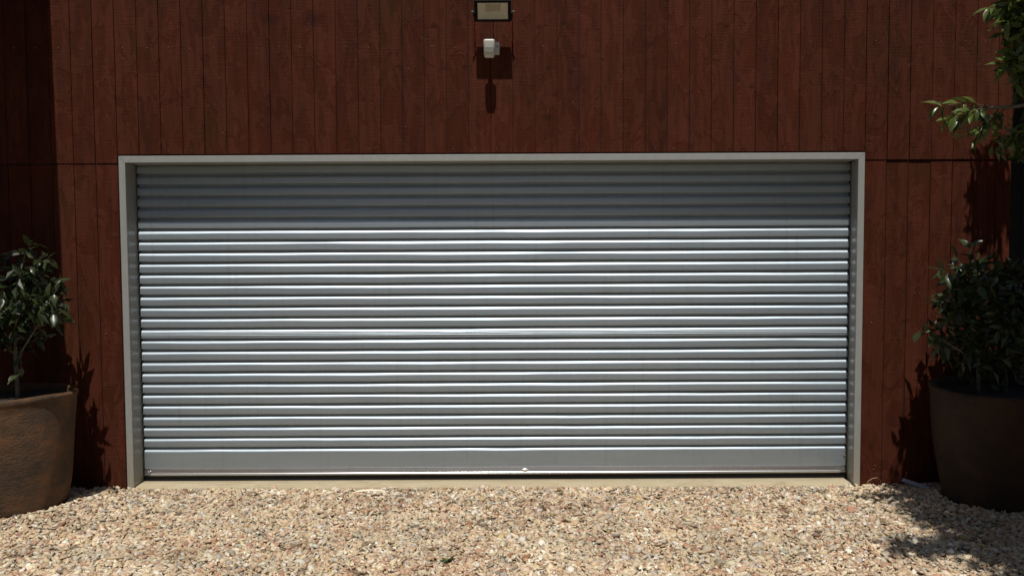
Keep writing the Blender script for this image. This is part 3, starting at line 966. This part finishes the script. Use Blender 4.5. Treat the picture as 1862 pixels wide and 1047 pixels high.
for a, b, n in (((2.57, -1.26, 2.35), (2.23, -1.25, 2.35), 13), ((2.53, -1.27, 2.35), (2.29, -1.34, 2.28), 12), ((2.49, -1.25, 2.35), (2.34, -1.18, 2.30), 9), ((2.62, -1.25, 2.35), (2.44, -1.30, 2.21), 12),
                ((2.57, -1.25, 2.34), (2.48, -1.22, 2.19), 9), ((2.79, -1.28, 2.21), (2.62, -1.25, 2.16), 10), ((2.84, -1.27, 2.21), (2.69, -1.30, 2.06), 11), ((2.88, -1.30, 2.26), (2.70, -1.23, 2.25), 9),
                ((2.75, -1.27, 2.60), (2.56, -1.27, 2.56), 12), ((2.79, -1.28, 2.60), (2.62, -1.32, 2.46), 12), ((2.84, -1.29, 2.59), (2.69, -1.21, 2.44), 10), ((2.84, -1.30, 2.62), (2.64, -1.22, 2.67), 10),
                ((2.70, -1.27, 2.88), (2.50, -1.25, 2.86), 12), ((2.75, -1.28, 2.90), (2.56, -1.32, 2.77), 12), ((2.79, -1.30, 2.90), (2.64, -1.23, 2.74), 12), ((2.79, -1.30, 2.91), (2.60, -1.27, 2.98), 12),
                ((2.84, -1.32, 2.91), (2.70, -1.38, 2.81), 12), ((2.88, -1.34, 2.56), (2.77, -1.25, 2.37), 12), ((2.88, -1.34, 2.39), (2.77, -1.28, 2.30), 10), ((2.88, -1.34, 2.91), (2.74, -1.16, 3.00), 10),
                ((2.92, -1.34, 2.74), (2.76, -1.23, 2.70), 12), ((2.90, -1.32, 2.30), (2.77, -1.22, 2.13), 12), ((2.88, -1.16, 2.91), (2.81, -1.04, 2.78), 9), ((2.88, -1.16, 2.74), (2.79, -1.02, 2.63), 9)):
    sprig(tree, tw, a, b, n + 1, LANCE, r, 0.78, 0.60)
obj('twigs', tw, M['twig'], tree)

# the rest of its crown, outside the picture: thousands of small leaves, one part
nr = np.random.default_rng(5)
def crown_points(c, rad, n):
    p = nr.normal(size=(n * 3, 3))
    p /= np.linalg.norm(p, axis=1)[:, None]
    p *= (nr.random(n * 3) ** 0.45)[:, None]
    q = p * np.array(rad) + np.array(c)
    keep = [noise.noise(Vector(v) * 2.6) > -0.24 for v in q]
    return q[np.array(keep)][:n]
blobs = [((3.78, -1.52, 3.05), (1.05, 0.88, 0.90), 8500, 1), ((3.45, -2.45, 4.00), (1.15, 1.05, 0.55), 10500, 1), ((3.80, -0.98, 2.55), (0.50, 0.55, 0.85), 2600, 1),
         ((3.45, -3.15, 3.95), (1.15, 0.55, 0.40), 4200, 1), ((2.80, -2.50, 3.75), (0.47, 0.45, 0.22), 2400, 1), ((2.85, -2.02, 3.9), (0.45, 0.30, 0.2), 1500, 1),
         ((2.45, -2.98, 4.2), (0.55, 0.16, 0.16), 700, 1), ((4.15, -3.0, 2.4), (0.95, 1.1, 1.2), 4500, 1),
         ((3.23, -0.55, 3.27), (0.16, 0.11, 0.24), 700, 0.6), ((2.46, -1.25, 2.27), (0.20, 0.10, 0.08), 60, 0.55), ((2.67, -1.25, 2.16), (0.12, 0.10, 0.09), 90, 0.55),
         ((2.64, -1.26, 2.58), (0.13, 0.10, 0.12), 150, 0.6), ((2.64, -1.26, 2.87), (0.14, 0.10, 0.12), 170, 0.6), ((2.83, -1.25, 2.60), (0.13, 0.14, 0.46), 700, 0.7),
         ((2.69, -1.27, 2.70), (0.13, 0.12, 0.36), 330, 0.6), ((2.90, -3.00, 3.95), (0.50, 0.34, 0.2), 2000, 1)]
groups_ = [(crown_points(c, rd, m), z) for c, rd, m, z in blobs]
pts = np.concatenate([g_[0] for g_ in groups_])
size = np.concatenate([np.full((len(p_), 1), z) for p_, z in groups_])
n = len(pts)
dirs = nr.normal(size=(n, 3)); dirs[:, 2] -= 0.6
dirs /= np.linalg.norm(dirs, axis=1)[:, None]
sidev = np.cross(dirs, nr.normal(size=(n, 3)))
sidev /= np.linalg.norm(sidev, axis=1)[:, None]
Ls = nr.uniform(0.09, 0.15, (n, 1)) * size
v = np.stack([pts, pts + dirs * Ls * 0.5 + sidev * Ls * 0.17, pts + dirs * Ls, pts + dirs * Ls * 0.5 - sidev * Ls * 0.17], 1).reshape(-1, 3) - np.array(tree.location)
me = bpy.data.meshes.new('foliage')
me.from_pydata(v.tolist(), [], [(4 * i, 4 * i + 1, 4 * i + 2, 4 * i + 3) for i in range(n)])
link('foliage', me, M['leaf_tree'], tree, 'stuff')

# dark fence set back beyond the right corner
fence = thing('board_fence', 'dark charcoal board fence set back beyond the right wall corner', 'fence', (4.3, 1.43, -0.03))
for i in range(12):
    bm = bmesh.new()
    x = 3.40 + i * 0.153
    add_box(bm, (x, 1.40 + 0.004 * (i % 2), -0.1), (x + 0.148, 1.425, 3.3), 0.003)
    bmesh.ops.translate(bm, vec=-Vector(fence.location), verts=bm.verts)
    obj('fence_board', bm, M['fence'], fence)
bm = bmesh.new()
for z in (0.3, 1.8, 3.1):
    add_box(bm, (3.40, 1.427, z), (5.23, 1.48, z + 0.09))
bmesh.ops.translate(bm, vec=-Vector(fence.location), verts=bm.verts)
obj('fence_rail', bm, M['fence'], fence)

# ------------------------------------------------------------------ gravel: loose crushed stone
ico = bmesh.new()
bmesh.ops.create_icosphere(ico, subdivisions=1, radius=1.0)
ico.verts.ensure_lookup_table()
IV = np.array([v.co[:] for v in ico.verts])
IF = np.array([[v.index for v in f.verts] for f in ico.faces])
ico.free()
g = np.random.default_rng(12)
NS = 82000
ys = -g.random(NS) ** 0.92 * 2.15 + 0.0
xs = g.uniform(-1, 1, NS) * (3.95 + ys * 0.32)
keep = np.ones(NS, bool)
for px, py, rr in POTS:
    keep &= ((xs - px) ** 2 + (ys - py) ** 2) > (rr * 0.80) ** 2
inside = (xs > IX0) & (xs < IX1)
keep &= ~(inside & (ys > -0.020)) & ~((~inside) & (ys > -0.012))
xs, ys = xs[keep], ys[keep]
n = len(xs)
rad = np.clip(g.lognormal(math.log(0.0128), 0.36, n), 0.005, 0.028)
sc = np.stack([g.uniform(0.95, 1.65, n), g.uniform(0.7, 1.05, n), g.uniform(0.24, 0.55, n)], 1) * rad[:, None]
V = IV[None] * (1 + g.uniform(-0.30, 0.22, (n, 12, 1))) + g.normal(0, 0.07, (n, 12, 3))
V = V * sc[:, None, :]
tx, ty, tz = g.normal(0, 0.46, n), g.normal(0, 0.46, n), g.uniform(0, 6.283, n)
cz, sz_, cx, sx, cy, sy = np.cos(tz), np.sin(tz), np.cos(tx), np.sin(tx), np.cos(ty), np.sin(ty)
Z0, O1 = np.zeros(n), np.ones(n)
Rx = np.stack([O1, Z0, Z0, Z0, cx, -sx, Z0, sx, cx], 1).reshape(n, 3, 3)
Ry = np.stack([cy, Z0, sy, Z0, O1, Z0, -sy, Z0, cy], 1).reshape(n, 3, 3)
Rz = np.stack([cz, -sz_, Z0, sz_, cz, Z0, Z0, Z0, O1], 1).reshape(n, 3, 3)
Rm = np.einsum('nij,njk,nkl->nil', Rx, Ry, Rz)
V = np.einsum('nij,nkj->nki', Rm, V)
edge_drop = np.where(inside[keep], np.clip(1 + ys / 0.10, 0, 1) * 0.004, 0.0)
hz = height(xs, ys) - 0.006 + g.uniform(-0.007, 0.0075, n) - edge_drop
V += np.stack([xs, ys, hz], 1)[:, None, :]
pal = np.array([(0.59, 0.478, 0.330), (0.525, 0.406, 0.274), (0.485, 0.345, 0.235), (0.42, 0.25, 0.165), (0.47, 0.42, 0.35), (0.37, 0.33, 0.285), (0.62, 0.54, 0.41), (0.70, 0.66, 0.57), (0.30, 0.155, 0.085), (0.24, 0.19, 0.14), (0.50, 0.36, 0.17)])
wts = np.array([0.27, 0.20, 0.155, 0.060, 0.060, 0.022, 0.15, 0.075, 0.014, 0.025, 0.008])
# patches where one kind of stone is commoner
f1 = np.array([noise.noise((x * 1.9, y * 3.2, 3.0)) for x, y in zip(xs, ys)])
f2 = np.array([noise.noise((x * 2.4, y * 3.6, 17.0)) for x, y in zip(xs, ys)])
Wt = np.repeat(wts[None], n, 0)
Wt[:, 2:4] *= (1 + 1.6 * np.clip(f1, -0.5, 0.8))[:, None]
Wt[:, 4:6] *= (1 + 2.2 * np.clip(f2, -0.42, 0.8))[:, None]
Wt[:, 8] *= 1 + 1.5 * np.clip(f1, -0.6, 1)
cum = np.cumsum(Wt / Wt.sum(1, keepdims=True), 1)
idx = (g.random(n)[:, None] > cum).sum(1).clip(0, len(pal) - 1)
f3 = np.array([noise.noise((x * 3.1, y * 4.4, 29.0)) for x, y in zip(xs, ys)])
C = pal[idx] * g.uniform(0.80, 1.15, (n, 1)) * (1 + 0.24 * f3)[:, None] * g.uniform(0.96, 1.04, (n, 3))
f4 = np.array([noise.noise((x * 8.0, y * 10.0, 41.0)) for x, y in zip(xs, ys)])      # little dirty clumps
dirty = np.clip((f4 - 0.42) / 0.10, 0, 1) * (g.random(n) < 0.8)
C *= 1 - 0.62 * dirty[:, None] * np.array([0.92, 0.98, 1.05])
C = np.clip(C, 0, 0.82)
Fc = (IF[None] + (np.arange(n) * 12)[:, None, None]).reshape(-1)
me = bpy.data.meshes.new('gravel')
nv, nf = n * 12, n * 20
me.vertices.add(nv)
me.vertices.foreach_set('co', V.reshape(-1).astype(np.float32))
me.loops.add(nf * 3)
me.loops.foreach_set('vertex_index', Fc.astype(np.int32))
me.polygons.add(nf)
me.polygons.foreach_set('loop_start', np.arange(0, nf * 3, 3, dtype=np.int32))
at = me.attributes.new('stone_colour', 'FLOAT_COLOR', 'POINT')
at.data.foreach_set('color', np.repeat(np.concatenate([C, np.ones((n, 1))], 1), 12, 0).reshape(-1).astype(np.float32))
me.update()
link('gravel', me, M['stone'], kind='stuff')

# ------------------------------------------------------------------ small things lying about
o = thing('dry_leaf', 'long pale dry leaf lying on the gravel before the door', 'leaf', (-0.94, -0.235, 0.010))
bm = bmesh.new()
for i in range(9):
    t = i / 8
    w = 0.018 * math.sin(math.pi * min(1, t * 0.9 + 0.1)) ** 0.7 * (1 - 0.5 * t) + 0.001
    x = -0.105 + 0.205 * t
    row = [bm.verts.new((x, 0.005 - 0.015 * t - w, 0.004 + 0.012 * math.sin(t * 2.8))), bm.verts.new((x, 0.005 - 0.015 * t, 0.009 + 0.012 * math.sin(t * 2.8))), bm.verts.new((x, 0.005 - 0.015 * t + w, 0.006 + 0.012 * math.sin(t * 2.8)))]
    if i:
        for j in (0, 1):
            bm.faces.new((last[j], last[j + 1], row[j + 1], row[j]))
    last = row
obj('blade', bm, M['dry'], o, smooth=True)
bm = bmesh.new()
add_tube(bm, [(0.098, -0.010, 0.010), (0.118, -0.06, 0.008), (0.112, -0.13, 0.002)], 0.0036, 0.0026, 6)
obj('stalk', bm, M['straw'], o)

bm = bmesh.new()
add_tube(bm, [(2.425, -0.035, -0.02), (2.432, -0.045, 0.01), (2.46, -0.05, 0.034), (2.495, -0.05, 0.040), (2.52, -0.045, 0.022), (2.527, -0.04, -0.015)], 0.0022, 0.0014, 5)
tag(obj('grass_stalk', bm, M['straw']), 'thin dry grass stalk arching against the wall right of the door', 'grass stalk')

bm = bmesh.new()
A, B = Vector((2.660, -0.065, 0.030)), Vector((2.792, -0.17, -0.002))
d = (B - A)
mt = Matrix.Translation((A + B) / 2) @ basis(d, Vector((0, -0.6, 0.8))).to_4x4()
add_box(bm, (-0.016, -d.length / 2, -0.002), (0.016, d.length / 2, 0.002), 0.0008, mt)
tag(obj('plastic_strip', bm, M['strip']), 'short pale grey strip lying beside the shaded right pot', 'strip')

bm = bmesh.new()
bmesh.ops.create_icosphere(bm, subdivisions=2, radius=1.0)
for v in bm.verts:
    k = 1 + 0.22 * noise.noise(v.co * 1.7 + Vector((4, 0, 0)))
    v.co = Vector((v.co.x * 0.024 * k, v.co.y * 0.030 * k, v.co.z * 0.009 * k))
bmesh.ops.transform(bm, matrix=Matrix.Translation((2.097, -0.597, float(height(2.097, -0.597)) + 0.010)) @ Matrix.Rotation(0.35, 4, 'X') @ Matrix.Rotation(0.5, 4, 'Z'), verts=bm.verts)
tag(obj('flat_stone', bm, M['pink']), 'flat terracotta pink stone among the gravel near right shadow', 'stone')

for i, (x, y, s, lab) in enumerate(((-0.342, -1.389, 1.25, 'dark green weed tuft in the gravel, largest of the weeds'), (-0.060, -1.346, 0.8, 'small green weed in the gravel right of the largest weed'),
                                    (0.656, -1.47, 0.9, 'lone green weed in the gravel, rightmost of the weeds'))):
    o = thing('weed', lab, 'weed', (x, y, float(height(x, y)) - 0.002), 'small weeds in the gravel')
    rr = random.Random(50 + i)
    for q in range(9):
        a = q * 2.4 + rr.random()
        m_ = bpy.data.objects.new('leaf', BROAD[q % 4])
        if q == 0:
            wm = [leaf_mesh('leaf', 0.040, 0.014, 0.15, dd, M['weed'], 70 + i) for dd in (0.2, 0.5)]
        m_.data = wm[q % 2]
        COL.objects.link(m_)
        m_.parent = o
        m_.matrix_local = basis(Vector((math.cos(a), math.sin(a), rr.uniform(0.3, 1.3))), Vector((0, 0, 1))).to_4x4() @ Matrix.Diagonal((s, s, s, 1))
